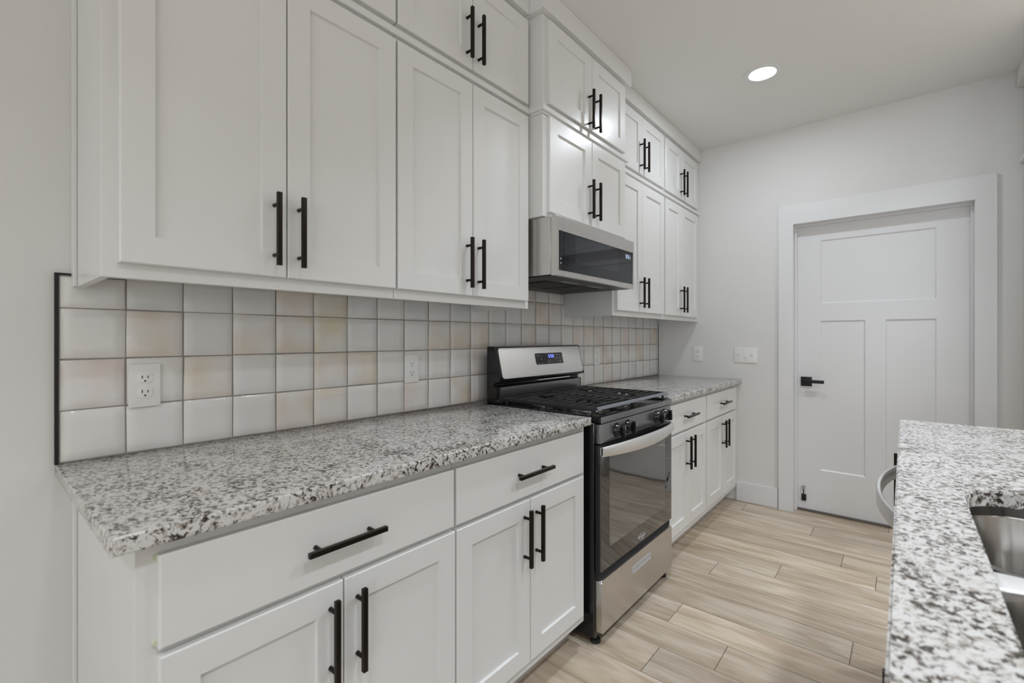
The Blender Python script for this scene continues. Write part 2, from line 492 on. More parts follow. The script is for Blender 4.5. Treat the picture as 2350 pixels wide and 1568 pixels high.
# baseboards on the far wall
bm = nb(); box(bm, XF - 0.015, XF - 0.0005, -0.886, -0.612, 0, 0.145, 0.004); struct('baseboard_far', bm, M['trim'], 'white baseboard between the base cabinets and the door casing', 'baseboard')

# ------------------------------------------------------------------ door and casing
def casing():
    bm = nb(); xs = (XF - 0.020, XF - 0.0005)
    pts = [(-0.895, 0.0), (-0.895, 2.156), (-1.981, 2.156), (-1.981, 0.0), (-1.892, 0.0), (-1.892, 2.021), (-0.985, 2.021), (-0.985, 0.0)]
    slab(bm, pts, PX(XF - 0.0005), 0, 0.0195)
    return bm
struct('trim_1', casing(), M['trim'], 'wide flat white casing around the door', 'door casing')
bm = nb()
for y0, y1 in ((-0.985, DY0 - 0.0005), (DY1 + 0.0005, -1.892)): box(bm, XF - 0.0004, XF + 0.115, y0, y1, 0, 2.021)
box(bm, XF - 0.0004, XF + 0.115, -1.892, -0.985, 2.021, DZ - 0.0005)
for y0, y1 in ((-0.997, -0.985), (-1.892, -1.880)): box(bm, XF + 0.050, XF + 0.0775, y0, y1, 0, 2.009, 0.001, 1)
box(bm, XF + 0.050, XF + 0.0775, -1.892, -0.985, 2.009, 2.021, 0.001, 1)
struct('trim_2', bm, M['trim'], 'white jamb and stop lining the door opening', 'door jamb')
XD = XF + 0.079
def door_leaf():
    bm = nb(); P = PX(XD + 0.035); th = 0.035
    us = [-1.889, -1.733, -1.487, -1.384, -1.133, -0.988]
    vs = [0.014, 0.299, 1.343, 1.463, 1.904, 2.018]
    # cells: top panel spans the middle three columns
    def quad(a, b_, c, d, dep): return bm.faces.new([bm.verts.new(P(u, v, dep)) for u, v in ((a, c), (b_, c), (b_, d), (a, d))])
    holes = [(us[1], us[2], vs[1], vs[2]), (us[3], us[4], vs[1], vs[2]), (us[1], us[4], vs[3], vs[4])]
    rects = [(us[0], us[1], vs[0], vs[5]), (us[4], us[5], vs[0], vs[5]), (us[1], us[4], vs[0], vs[1]), (us[1], us[4], vs[2], vs[3]), (us[1], us[4], vs[4], vs[5]), (us[2], us[3], vs[1], vs[2])]
    for r in rects: quad(*r, th)
    for a, b_, c, d in holes:
        s = 0.009; dp = th - 0.008
        o = [bm.verts.new(P(u, v, th)) for u, v in ((a, c), (b_, c), (b_, d), (a, d))]
        i = [bm.verts.new(P(u, v, dp)) for u, v in ((a + s, c + s), (b_ - s, c + s), (b_ - s, d - s), (a + s, d - s))]
        for k in range(4): bm.faces.new((o[k], o[(k + 1) % 4], i[(k + 1) % 4], i[k]))
        bm.faces.new(i)
    a, b_, c, d = us[0], us[5], vs[0], vs[5]
    quad(a, b_, c, d, 0)
    fr = [(a, c), (b_, c), (b_, d), (a, d)]
    for k in range(4):
        p, q = fr[k], fr[(k + 1) % 4]
        bm.faces.new([bm.verts.new(P(*p, 0)), bm.verts.new(P(*q, 0)), bm.verts.new(P(*q, th)), bm.verts.new(P(*p, th))])
    bmesh.ops.remove_doubles(bm, verts=bm.verts[:], dist=1e-5)
    return bm
door = struct('door_1', door_leaf(), M['trim'], 'white craftsman door with one wide panel over two tall ones', 'door')
PD = PX(XD)
bm = nb(); slab(bm, [(-1.084, 0.883), (-1.018, 0.883), (-1.018, 0.948), (-1.084, 0.948)], PD, 0, 0.010, 0.001)
cyl(bm, PD(-1.051, 0.917, 0.009), PD(-1.051, 0.917, 0.045), 0.011)
slab(bm, [(-1.160, 0.908), (-1.036, 0.908), (-1.036, 0.930), (-1.160, 0.930)], PD, 0.042, 0.054, 0.001)
for v in (0.895, 0.938): cyl(bm, PD(-1.051, v, 0.0095), PD(-1.051, v, 0.0105), 0.003)
obj('door_handle', bm, M['black_metal'], door, True, 'black square lever handle')
st = nb(); slab(st, [(-1.050, 0.070), (-1.022, 0.070), (-1.022, 0.115), (-1.050, 0.115)], PD, 0, 0.010, 0.001)
slab(st, [(-1.045, 0.090), (-1.027, 0.090), (-1.027, 0.112), (-1.045, 0.112)], PD, 0.009, 0.018, 0.001)
cyl(st, PD(-1.036, 0.107, 0.014), PD(-1.035, 0.157, 0.010), 0.003)
s_o = obj('door_stop', st, M['black_metal'], door, True, 'black kick-down door stop')
bm = nb(); cyl(bm, PD(-1.035, 0.165, 0.003), PD(-1.035, 0.165, 0.019), 0.011); obj('stop_tip', bm, M['grey_plastic'], s_o, True)
bm = nb(); box(bm, XF + 0.060, XF + 0.12, -1.8915, -0.9855, 0.0, 0.013); struct('trim_3', bm, M['threshold'], 'dark metal threshold under the door', 'threshold')

# ------------------------------------------------------------------ backsplash
PW, PH = 0.12854, 0.127
CT = 0.914
W_, B_, K_, Y_, G_ = (0.74, 0.73, 0.70), (0.70, 0.625, 0.53), (0.71, 0.635, 0.585), (0.67, 0.605, 0.47), (0.67, 0.675, 0.66)
TILES = ['WWWWBBWWKWBKWWWWWWWWWKWWGWWG',
         'KWBWWBBWWWWKWWWWWKWWBKWKWBWW',
         'WBWBBYWWWBBBGGBGGWKBKKWKWKWB',
         'WGGGBYGWGWGWWWWBKWGGGGGGGGGG',  # top row: grey-green of the shade under the cabinets put into the glaze
         'WWWWWWWWWWWWKBKWWWWWWWWWWWWW']
def backsplash():
    rnd = random.Random(11)
    bm = nb(); uvl = bm.loops.layers.uv.new('UVMap'); cl = bm.loops.layers.float_color.new('glaze')
    cmap = {'W': W_, 'B': B_, 'K': K_, 'Y': Y_, 'G': G_}
    def tile(x0, x1, z0, z1, col):
        ou, ov = rnd.uniform(0, 40), rnd.uniform(0, 40)
        g = 0.0011
        j = lambda: rnd.uniform(-0.0008, 0.0008)
        cs = [(x0 + g + j(), z0 + g + j()), (x1 - g + j(), z0 + g + j()), (x1 - g + j(), z1 - g + j()), (x0 + g + j(), z1 - g + j())]
        dep = [rnd.uniform(-0.0007, 0.0007) for _ in range(4)]
        S = [0, 0.016, 0.2, 0.5, 0.8, 0.984, 1.0]
        n = len(S); grid = []
        for b_ in range(n):
            row = []
            for a in range(n):
                s, t = S[a], S[b_]
                w = ((1 - s) * (1 - t), s * (1 - t), s * t, (1 - s) * t)
                x = sum(k * c[0] for k, c in zip(w, cs)); z = sum(k * c[1] for k, c in zip(w, cs)); y = sum(k * d for k, d in zip(w, dep))
                if a in (0, n - 1) or b_ in (0, n - 1): y += 0.0026
                elif a in (1, n - 2) or b_ in (1, n - 2): y += 0.0006
                row.append(bm.verts.new((x, y, z)))
            grid.append(row)
        tn = rnd.uniform(0.96, 1.03); c = tuple(v * tn for v in col) + (1,)
        for b_ in range(n - 1):
            for a in range(n - 1):
                f = bm.faces.new((grid[b_][a], grid[b_][a + 1], grid[b_ + 1][a + 1], grid[b_ + 1][a])); f.smooth = True
                for lp in f.loops:
                    lp[uvl].uv = ((lp.vert.co.x - x0) / PW + ou, (lp.vert.co.z - z0) / PH + ov); lp[cl] = c
    for r in range(5):
        z0 = CT + 0.003 + r * PH; z1 = z0 + PH
        for n in range(29):
            x0 = n * PW; x1 = min((n + 1) * PW, 3.622)
            zt = z1
            if r == 3:
                if not (11 <= n <= 17): zt = min(z1, 1.385)
            if r == 4:
                if not (11 <= n <= 17): continue
                zt = min(z1, 1.488)
                x0 = max(x0, 1.450); x1 = min(x1, 2.206)
                if x1 - x0 < 0.01: continue
            if r == 3 and n == 0: zt = 1.3785
            ch = TILES[r][min(n, 27)]
            tile(x0, x1, z0, zt, cmap[ch])
    for f in bm.faces: f.material_index = 0
    # grout bed
    def bed(x0, x1, z0, z1):
        nf = len(bm.faces)
        box(bm, x0, x1, 0.0018, BACK - 0.0004, z0, z1)
        bm.faces.ensure_lookup_table()
        for i in range(nf, len(bm.faces)): bm.faces[i].material_index = 1
    bed(0.0, 3.624, CT + 0.0005, 1.384); bed(1.450, 2.206, 1.3841, 1.488)
    return bm
bsp = thing('backsplash', 'handmade-look square tile backsplash above the granite counter, off-white and beige', 'backsplash', (1.8, BACK, CT))
o = obj('tiles', backsplash(), [M['tile'], M['grout']], bsp)
bm = nb(); box(bm, -0.0075, -0.0005, -0.003, BACK - 0.0004, CT + 0.0005, 1.3785)
box(bm, -0.0075, 0.0285, -0.003, BACK - 0.0004, 1.3790, 1.3835)
obj('edge_trim', bm, M['black_metal'], bsp, label='thin black metal tile edge')
bm = nb(); box(bm, 3.6245, 3.6275, -0.001, BACK - 0.0004, CT + 0.0005, 1.345)
obj('edge_trim', bm, M['black_metal'], bsp, label='thin black metal tile edge')

# ------------------------------------------------------------------ base cabinets, left of and beyond the range
base_cabinet(0.030, 0.733, 'white base cabinet nearest the camera at the exposed counter end', [(0.0595, 0.3935, 0.3625), (0.3965, 0.7305, 0.4275)], (0.0595, 0.7265))
base_cabinet(0.734, 1.437, 'white base cabinet next to the left side of the stove', [(0.7355, 1.0685, 1.0345), (1.0715, 1.4055, 1.0985)], (0.7355, 1.4055))
base_cabinet(2.214, 2.880, 'white base cabinet just beyond the right side of the stove', [(2.236, 2.5455, 2.514), (2.5485, 2.8665, 2.580)], (2.236, 2.8665))
base_cabinet(2.881, XF - 0.002, 'white base cabinet in the far corner against the end wall', [(2.8905, 3.2255, 3.194), (3.2285, 3.560, 3.260)], (2.8905, 3.560))
for o in COL.objects:
    if o.name == 'base_cabinet':
        bm = nb(); box(bm, 0.0235, 0.0303, -0.030, BACK - 0.0005, 0.0, 0.882, 0.002); obj('scribe_strip', bm, M['white'], o)
        for z in (0.852, 0.708):
            bm = nb(); cyl(bm, (0.0585, -0.6105, z), (0.0585, -0.6155, z), 0.0055, 0.0045, 14); obj('bumper', bm, M['bumper'], o, True)

# counters
def counter(x0, x1, label, y0=-0.648):
    bm = nb(); box(bm, x0, x1, y0, BACK - 0.0008, 0.8835, CT, 0.004, 3)
    o = obj('countertop', bm, M['granite'], None, True)
    return tag(o, label, 'countertop')
counter(-0.006, 1.432, 'speckled granite countertop left of the stove, its end exposed')
counter(2.214, XF - 0.002, 'speckled granite countertop in the far corner beyond the stove')

# ------------------------------------------------------------------ wall cabinets
ZR = 2.205
lowz, lowh = (1.381, 2.178), 1.500
topz, toph = (2.230, 2.592), 2.343
SETS = [(0.030, 0.7435, -0.324, [(0.057, 0.3965, 0.365), (0.3995, 0.7400, 0.428)], 'above the near counter end'),
        (0.7445, 1.4445, -0.324, [(0.7475, 1.0845, 1.052), (1.0875, 1.4230, 1.113)], 'just left of the microwave'),
        (1.4465, 2.2100, -0.400, [(1.474, 1.8245, 1.792), (1.8275, 2.180, 1.857)], 'over the microwave'),
        (2.2115, 2.9180, -0.324, [(2.234, 2.5600, 2.527), (2.5630, 2.906, 2.592)], 'just right of the microwave'),
        (2.9190, XF - 0.002, -0.324, [(2.930, 3.2300, 3.197), (3.2330, 3.575, 3.262)], 'in the far corner by the end wall')]
LOW_LAB = ['tall white shaker wall cabinet above the near counter end, bottom row',
           'tall white shaker wall cabinet just left of the microwave, bottom row',
           'short deeper white wall cabinet sitting directly on the microwave',
           'tall white shaker wall cabinet just right of the microwave, bottom row',
           'tall white shaker wall cabinet in the far corner by the end wall, bottom row']
TOP_LAB = ['small white wall cabinet at the ceiling, stacked above the near counter end',
           'small white wall cabinet at the ceiling, second from the left, two handles in view',
           'small deeper white wall cabinet at the ceiling, topmost above the microwave',
           'small white wall cabinet at the ceiling, just right of the deeper pair',
           'small white wall cabinet at the ceiling in the far corner by the end wall']
for i, (x0, x1, yff, doors, where) in enumerate(SETS):
    if i == 2:
        wall_cabinet(x0, x1, 1.7465, ZR, yff, doors, LOW_LAB[i], (1.765, 2.178), 1.887, lip=0.0)
        wall_cabinet(x0, x1, ZR + 0.0005, CEIL - 0.001, yff, doors, TOP_LAB[i], topz, 2.318, lip=0.0)
    else:
        wall_cabinet(x0, x1, 1.350, ZR, yff, doors, LOW_LAB[i], lowz, lowh, drop_l=i in (0, 3), drop_r=i == 1)
        wall_cabinet(x0, x1, ZR + 0.0005, CEIL - 0.001, yff, doors, TOP_LAB[i], topz, toph, lip=0.0)
first = [o for o in COL.objects if o.name == 'wall_cabinet'][0]
bm = nb(); box(bm, 0.0225, 0.0303, -0.028, BACK - 0.0005, 1.350, ZR, 0.002); obj('scribe_strip', bm, M['white'], first)

# ledge and crown mouldings
def moulding(x0, x1, yf, z0, z1, out, ret_l=None, ret_r=None, cove=False):
    bm = nb()
    box(bm, x0, x1, yf - out, yf - 0.0005, z0, z1, 0.0015, 1)
    for rx, sgn in ((ret_l, -1), (ret_r, 1)):
        if rx is not None:
            xe = x0 if sgn < 0 else x1
            xi = xe - sgn * (out - 0.0005)
            box(bm, min(xe, xi), max(xe, xi), yf - 0.002, rx, z0, z1)
    if cove:
        xa = x0 + (out - 0.006 if ret_l is not None else 0); xb = x1 - (out - 0.006 if ret_r is not None else 0)
        box(bm, xa, xb, yf - 0.006, yf - 0.0005, z0 - 0.010, z0 + 0.001, 0.001, 1)
        if ret_l is not None: box(bm, x0 + out - 0.006, x0 + out - 0.0005, yf - 0.002, ret_l, z0 - 0.010, z0 + 0.001)
    return bm
lz = (2.194, 2.216)
struct('trim_4', moulding(0.015, 1.4445, -0.324, *lz, 0.016, ret_l=BACK - 0.001), M['white'], 'thin white ledge strip between the left cabinet rows', 'trim')
struct('trim_5', moulding(1.4465 - 0.016, 2.2100 + 0.016, -0.400, *lz, 0.016, ret_l=-0.341, ret_r=-0.341, cove=True), M['white'], 'thin white ledge strip around the deeper middle cabinets', 'trim')
struct('trim_6', moulding(2.2280, XF - 0.002, -0.324, *lz, 0.016), M['white'], 'thin white ledge strip between the far cabinet rows', 'trim')
cz = (2.612, CEIL - 0.001)
struct('trim_7', moulding(0.002, 1.4175, -0.324, *cz, 0.028, ret_l=BACK - 0.001), M['white'], 'flat white crown board over the left cabinets', 'crown moulding')
struct('trim_8', moulding(1.4465 - 0.028, 2.2100 + 0.028, -0.400, *cz, 0.028, ret_l=-0.322, ret_r=-0.322), M['white'], 'flat white crown board around the deeper middle cabinets', 'crown moulding')
struct('trim_9', moulding(2.2390, XF - 0.002, -0.324, *cz, 0.028), M['white'], 'flat white crown board over the far cabinets', 'crown moulding')

# ------------------------------------------------------------------ outlets and switches
def outlet(P, u, v, label, tilt=0.0, w=0.071, h=0.116, room=''):
    t = thing('outlet', label, 'electrical outlet', P(u, v, 0), 'white duplex wall outlets')
    Q = (lambda a, b_, d: P(a, b_, d + tilt * (u + w / 2 - a))) if tilt else P
    bm = nb(); slab(bm, rrect(u - w / 2, u + w / 2, v - h / 2, v + h / 2, 0.003, 3), Q, 0.0004, 0.0055, 0.0018)
    obj('cover_plate', bm, M['plastic'], t, True)
    for dv in (0.0195, -0.0195):
        bm = nb(); c = v + dv
        out = [(a, b_) for a, b_ in rrect(u - 0.0172, u + 0.0172, c - 0.0142, c + 0.0142, 0.0105, 6)]
        slab(bm, out, Q, 0.004, 0.0070, 0.0006)
        rc = obj('receptacle', bm, M['plastic'], t, True)
        bm = nb()
        for du, hh in ((-0.0064, 0.0042), (0.0064, 0.0036)):
            slab(bm, [(u + du - 0.0011, c + 0.003 - hh), (u + du + 0.0011, c + 0.003 - hh), (u + du + 0.0011, c + 0.003 + hh), (u + du - 0.0011, c + 0.003 + hh)], Q, 0.0065, 0.0072)
        cyl(bm, Q(u, c - 0.0078, 0.0065), Q(u, c - 0.0078, 0.0072), 0.0024, seg=12)
        obj('slots', bm, M['dark'], rc)
    bm = nb(); cyl(bm, Q(u, v, 0.005), Q(u, v, 0.0064), 0.003, seg=12); obj('screw', bm, M['plastic'], t)
    return t
PT = PY(0.0)
outlet(PT, 0.1675, 1.0955, 'white outlet near the left end of the tile backsplash', tilt=0.075)
outlet(PT, 1.063, 1.0955, 'white outlet on the tile just left of the stove back panel')
outlet(PT, 2.597, 1.0965, 'white outlet on the tile beyond the stove')
PF = PX(XF)
outlet(PF, -0.3235, 1.098, 'white outlet on the painted end wall above the counter')
t = thing('light_switch', 'white three-gang toggle switch plate beside the door', 'light switch', (XF, -0.675, 1.0945))
bm = nb(); slab(bm, rrect(-0.675 - 0.078, -0.675 + 0.078, 1.0945 - 0.0565, 1.0945 + 0.0565, 0.003, 3), PF, 0.0004, 0.006, 0.0018); obj('cover_plate', bm, M['plastic'], t, True)
for k, up in ((0.045, 1), (0.0, -1), (-0.045, 1)):
    bm = nb(); uu = -0.675 + k
    slab(bm, [(uu - 0.005, 1.0945 - 0.012), (uu + 0.005, 1.0945 - 0.012), (uu + 0.005, 1.0945 + 0.012), (uu - 0.005, 1.0945 + 0.012)], PF, 0.0055, 0.0066)
    z = 1.0945 + up * 0.005
    a = [PF(uu - 0.0042, z - 0.005, 0.006), PF(uu + 0.0042, z - 0.005, 0.006), PF(uu + 0.0042, z + 0.005, 0.006), PF(uu - 0.0042, z + 0.005, 0.006)]
    z2 = z + up * 0.006
    b_ = [PF(uu - 0.0036, z2 - 0.003, 0.017), PF(uu + 0.0036, z2 - 0.003, 0.017), PF(uu + 0.0036, z2 + 0.003, 0.017), PF(uu - 0.0036, z2 + 0.003, 0.017)]
    va = [bm.verts.new(c) for c in a]; vb = [bm.verts.new(c) for c in b_]
    for q in range(4): bm.faces.new((va[q], va[(q + 1) % 4], vb[(q + 1) % 4], vb[q]))
    bm.faces.new(va[::-1]); bm.faces.new(vb)
    obj('toggle', bm, M['plastic'], t)

# ------------------------------------------------------------------ recessed ceiling light
t = thing('recessed_light', 'round recessed ceiling light, lit bright white', 'ceiling light', (2.737, -0.974, CEIL))
bm = nb(); lathe(bm, [(0.096, 0.0005), (0.095, 0.004), (0.088, 0.006), (0.070, 0.005), (0.066, 0.0005)], (2.737, -0.974, CEIL), (0, 0, -1), 48, cap=False)
obj('trim_ring', bm, M['trim'], t, True)
bm = nb(); lathe(bm, [(CAN_R + 0.002, 0.001), (CAN_R, 0.003), (CAN_R * 0.5, 0.0036), (0.002, 0.0038)], (2.737, -0.974, CEIL), (0, 0, -1), 48)
obj('lens', bm, M['lamp'], t)

# ------------------------------------------------------------------ the stove
def stove():
    t = thing('gas_stove', 'freestanding gas stove in black and stainless steel between the counters', 'stove', (1.834, -0.36, 0))
    X0, X1 = 1.462, 2.206
    bm = nb(); box(bm, X0, X1, -0.6405, -0.062, 0.032, 0.8845, 0.003, 1)
    for x, s in ((X0, -1), (X1, 1)):                                   # pressed ribs on the side panels
        for y0, y1, z0, z1 in ((-0.628, -0.624, 0.16, 0.83), (-0.618, -0.615, 0.74, 0.82), (-0.60, -0.597, 0.10, 0.19)):
            box(bm, x - 0.0015, x + 0.0015, y0, y1, z0, z1)
    obj('body', bm, M['enamel'], t, True)
    # cooktop with raised rim
    bm = nb()
    box(bm, 1.470, 2.198, -0.667, -0.125, 0.8850, 0.9045, 0.006, 3)
    for a in ((1.470, 2.198, -0.667, -0.650), (1.470, 2.198, -0.140, -0.125), (1.470, 1.484, -0.651, -0.139), (2.184, 2.198, -0.651, -0.139)):
        box(bm, *a, 0.900, 0.9115, 0.004, 2)
    ct = obj('cooktop', bm, M['enamel'], t, True)
    bm = nb(); box(bm, 1.472, 2.196, -0.6695, -0.6660, 0.8850, 0.9095, 0.0015, 2); obj('front_lip', bm, M['panel_black'], ct, True)
    # backguard: slanted head over an undercut
    bg = nb(); r = 0.012
    prof = [(-0.061, 0.886), (-0.061, 1.176), (-0.067, 1.183), (-0.098, 1.183), (-0.107, 1.178), (-0.144, 1.026), (-0.141, 1.018), (-0.118, 1.014), (-0.100, 1.004), (-0.100, 0.996), (-0.121, 0.990), (-0.124, 0.912), (-0.1238, 0.886)]
    extrude_profile(bg, prof, X0 + 0.001, X1 - 0.001)
    b_o = obj('backguard', bg, M['enamel'], t, True)
    # stainless face laid on the slanted front
    A, B = Vector((0, -0.1075, 1.1765)), Vector((0, -0.1435, 1.0275))
    dn = (B - A).normalized(); nrm = Vector((0, -dn.z, dn.y)); nrm = nrm if nrm.y < 0 else -nrm
    H = (B - A).length
    def PB(u, v, d): return A + dn * (H - v) + nrm * d + Vector((u, 0, 0))
    bm = nb(); slab(bm, rrect(X0 + 0.020, X1 - 0.012, 0.002, H - 0.003, 0.014), PB, 0.0002, 0.004, 0.001)
    obj('fascia', bm, M['steel_light'], b_o, True, 'brushed stainless fascia')
    # lower riser plate
    bm = nb(); extrude_profile(bm, [(-0.1235, 0.989), (-0.1265, 0.989), (-0.1295, 0.921), (-0.1255, 0.914), (-0.1235, 0.914)], X0 + 0.022, X1 - 0.020); obj('riser_panel', bm, M['panel_black'], b_o, True)
    bm = nb(); box(bm, 1.80, 2.10, -0.1125, -0.099, 1.001, 1.0065); obj('vent_slot', bm, M['aluminium'], b_o)
    # display
    c = PB(0, 0, 0); dz0, dz1 = 0.058, 0.118
    dp = nb(); slab(dp, rrect(1.757, 2.003, dz0, dz1, 0.006), PB, 0.0035, 0.0060, 0.0006)
    d_o = obj('control_display', dp, plain('display_black', (0.022, 0.023, 0.026), 0.18), t, True, 'dark touch panel with blue clock')
    bm = nb(); digits(bm, '5:53', PB, 1.871, 0.092, 0.0115, 0.017, 0.0035, 0.0026, 0.0058, 0.0064); obj('clock_digits', bm, M['led_blue'], d_o)
    bm = nb()
    for u, v, w_, h_ in ((1.778, .104, .012, .003), (1.803, .104, .012, .003), (1.806, .084, .007, .006), (1.777, .064, .016, .003), (1.806, .064, .010, .003), (1.922, .107, .004, .003), (1.920, .097, .016, .003), (1.922, .087, .004, .003),
                         (1.949, .106, .008, .006), (1.974, .106, .007, .006), (1.949, .088, .007, .007), (1.974, .088, .007, .007), (1.949, .068, .010, .003), (1.977, .069, .016, .005)):
        bm = nb(); slab(bm, [(u - w_ / 2, v - h_ / 2), (u + w_ / 2, v - h_ / 2), (u + w_ / 2, v + h_ / 2), (u - w_ / 2, v + h_ / 2)], PB, 0.0058, 0.0063); obj('key_mark', bm, M['grey_print'], d_o)
    for u in (1.868, 1.897):
        bm = nb()
        for a in ((u - .008, u + .008, .0785, .0795), (u - .008, u + .008, .0645, .0655), (u - .008, u - .007, .065, .079), (u + .007, u + .008, .065, .079), (u - .002, u + .002, .070, .0725)):
            slab(bm, [(a[0], a[2]), (a[1], a[2]), (a[1], a[3]), (a[0], a[3])], PB, 0.0058, 0.0063)
        obj('key_outline', bm, M['grey_print'], d_o)
    # front control panel with knobs
    bm = nb(); box(bm, 1.474, 2.196, -0.664, -0.6400, 0.8020, 0.8805, 0.004, 2)
    cp = obj('control_panel', bm, M['panel_black'], t, True)
    KN = (1.606, 1.706, 2.013, 2.108)
    for kx in KN:
        bm = nb()
        for q in range(11):
            a = R(-30 + q * 24); rr = 0.034
            cx, cz_ = kx + rr * math.cos(a), 0.842 + rr * math.sin(a)
            cyl(bm, (cx, -0.6635, cz_), (cx, -0.6645, cz_), 0.0013, seg=8)
        obj('dial_marks', bm, M['silver_print'], cp)
    for kx in KN:
        k = nb()
        lathe(k, [(0.0285, 0.0), (0.0285, 0.006), (0.0255, 0.010), (0.024, 0.022), (0.021, 0.025)], (kx, -0.6642, 0.842), (0, -1, 0), 28)
        box(k, kx - 0.0055, kx + 0.0055, -0.706, -0.680, 0.842 - 0.025, 0.842 + 0.025, 0.003, 2)
        ko = obj('knob', k, M['enamel'], t, True)
        mk = nb(); box(mk, kx - 0.001, kx + 0.001, -0.7066, -0.7055, 0.847, 0.865); obj('pointer', mk, M['silver_print'], ko)
    # oven door
    bm = nb(); box(bm, 1.468, 2.200, -0.662, -0.6420, 0.294, 0.7985, 0.004, 2)
    d = obj('oven_door', bm, M['enamel'], t, True)
    PG = PY(-0.6618)
    bm = nb(); slab(bm, rrect(1.4705, 2.1975, 0.297, 0.7955, 0.004, 3), PG, 0, 0.0055, 0.0012); g = obj('door_glass', bm, M['glass'], d, True, 'mirror-like black glass')
    bm = nb(); slab(bm, rrect(1.540, 2.115, 0.378, 0.745, 0.004, 3), PG, 0.0050, 0.0060); obj('window', bm, M['glass_in'], d, False, 'slightly lighter inner window')
    PL = PY(-0.6674)
    lg = text_bm('Whirlpool', 0.019, PL, 1.842, 0.322, 0, 0.0007)
    me = []
    for q in range(40):
        a = 2 * math.pi * q / 40; a2 = 2 * math.pi * (q + 1) / 40
        for s_ in (1,):
            pts = [(1.842 + 0.026 * math.cos(a), 0.322 + 0.0145 * math.sin(a)), (1.842 + 0.026 * math.cos(a2), 0.322 + 0.0145 * math.sin(a2)), (1.842 + 0.0245 * math.cos(a2), 0.322 + 0.013 * math.sin(a2)), (1.842 + 0.0245 * math.cos(a), 0.322 + 0.013 * math.sin(a))]
            slab(lg, pts, PL, 0, 0.0006)
    obj('logo', lg, M['silver_print'], d)
    # bowed handle
    hb = nb(); n = 24
    secs = []
    for i in range(n + 1):
        s = i / n; x = 1.470 + s * (2.196 - 1.470)
        bow = 4 * s * (1 - s)
        y = -0.676 - 0.046 * bow; hh = 0.0185 + 0.0085 * bow; zc = 0.7745 + 0.001 * bow
        t2 = 0.006
        tx = (1 - 2 * s) * 4 * 0.046 / 0.726
        ring = []
        for dy, dz_ in ((-t2, -hh + .004), (-t2, hh - .004), (-t2 + .003, hh), (t2 - .003, hh), (t2, hh - .004), (t2, -hh + .004), (t2 - .003, -hh), (-t2 + .003, -hh)):
            ring.append(hb.verts.new((x - dy * 0 , y + dy, zc + dz_)))
        secs.append(ring)
    for a, b_ in zip(secs, secs[1:]):
        for q in range(8): hb.faces.new((a[q], a[(q + 1) % 8], b_[(q + 1) % 8], b_[q]))
    hb.faces.new(secs[0][::-1]); hb.faces.new(secs[-1])
    for x in (1.478, 2.188): box(hb, x - 0.008, x + 0.008, -0.676, -0.6665, 0.760, 0.789)
    obj('handle', hb, M['steel_light'], d, True, 'bowed stainless handle')
    # storage drawer
    bm = nb(); outl = rrect(1.474, 2.198, 0.050, 0.262, 0.010)
    slab(bm, outl, PY(-0.6420), 0, 0.0265, 0.007)
    rx0, rx1, rz0, rz1 = 1.742, 1.944, 0.183, 0.220
    dr = obj('storage_drawer', bm, M['steel'], t, True, 'stainless storage drawer front')
    PR = PY(-0.6683)
    bm = nb()
    oo = rrect(rx0, rx1, rz0, rz1, 0.012); ii = rrect(rx0 + .004, rx1 - .004, rz0 + .004, rz1 - .004, 0.009)
    va = [bm.verts.new(PR(u, v, 0.0)) for u, v in oo]; vb = [bm.verts.new(PR(u, v, 0.0022)) for u, v in ii]; vc = [bm.verts.new(PR(u, v, 0.0006)) for u, v in rrect(rx0 + .010, rx1 - .010, rz0 + .007, rz1 - .013, 0.006)]
    for a, b_ in ((va, vb), (vb, vc)):
        for q in range(len(a)): bm.faces.new((a[q], a[(q + 1) % len(a)], b_[(q + 1) % len(a)], b_[q]))
    bm.faces.new(vc)
    obj('pull', bm, M['pull_grey'], dr, True, 'pale recessed pull')
    bm = nb(); box(bm, 1.466, 2.202, -0.655, -0.6400, 0.262, 0.2945); obj('vent_gap', bm, M['dark'], t)
    bm = nb(); box(bm, 1.464, 2.204, -0.640, -0.60, 0.0300, 0.055); obj('base_rail', bm, M['enamel'], t)
    for x, y in ((1.497, -0.628), (2.171, -0.628), (1.497, -0.10), (2.171, -0.10)):
        f = nb(); lathe(f, [(0.021, 0.0), (0.022, 0.004), (0.020, 0.011), (0.010, 0.015)], (x, y, 0.0), (0, 0, 1), 10)
        fo = obj('foot', f, M['rubber'], t, False)
        f = nb(); cyl(f, (x, y, 0.014), (x, y, 0.034), 0.0055, seg=6); obj('bolt', f, M['aluminium'], fo)
    # burners
    for bx, by, br in ((1.645, -0.50, 0.046), (1.645, -0.265, 0.036), (2.025, -0.50, 0.042), (2.025, -0.265, 0.030)):
        b1 = nb(); lathe(b1, [(br + .020, 0.0), (br + .016, 0.003), (br + .002, 0.004), (br, 0.012), (br - .004, 0.014)], (bx, by, 0.9045), (0, 0, 1), 32)
        bo = obj('burner', b1, M['aluminium'], t, True, 'aluminium burner head with black cap')
        b2 = nb(); lathe(b2, [(br - .003, 0.0135), (br + .001, 0.016), (br - .001, 0.020), (br - .008, 0.022)], (bx, by, 0.9045), (0, 0, 1), 32)
        obj('burner_cap', b2, M['iron'], bo, True)
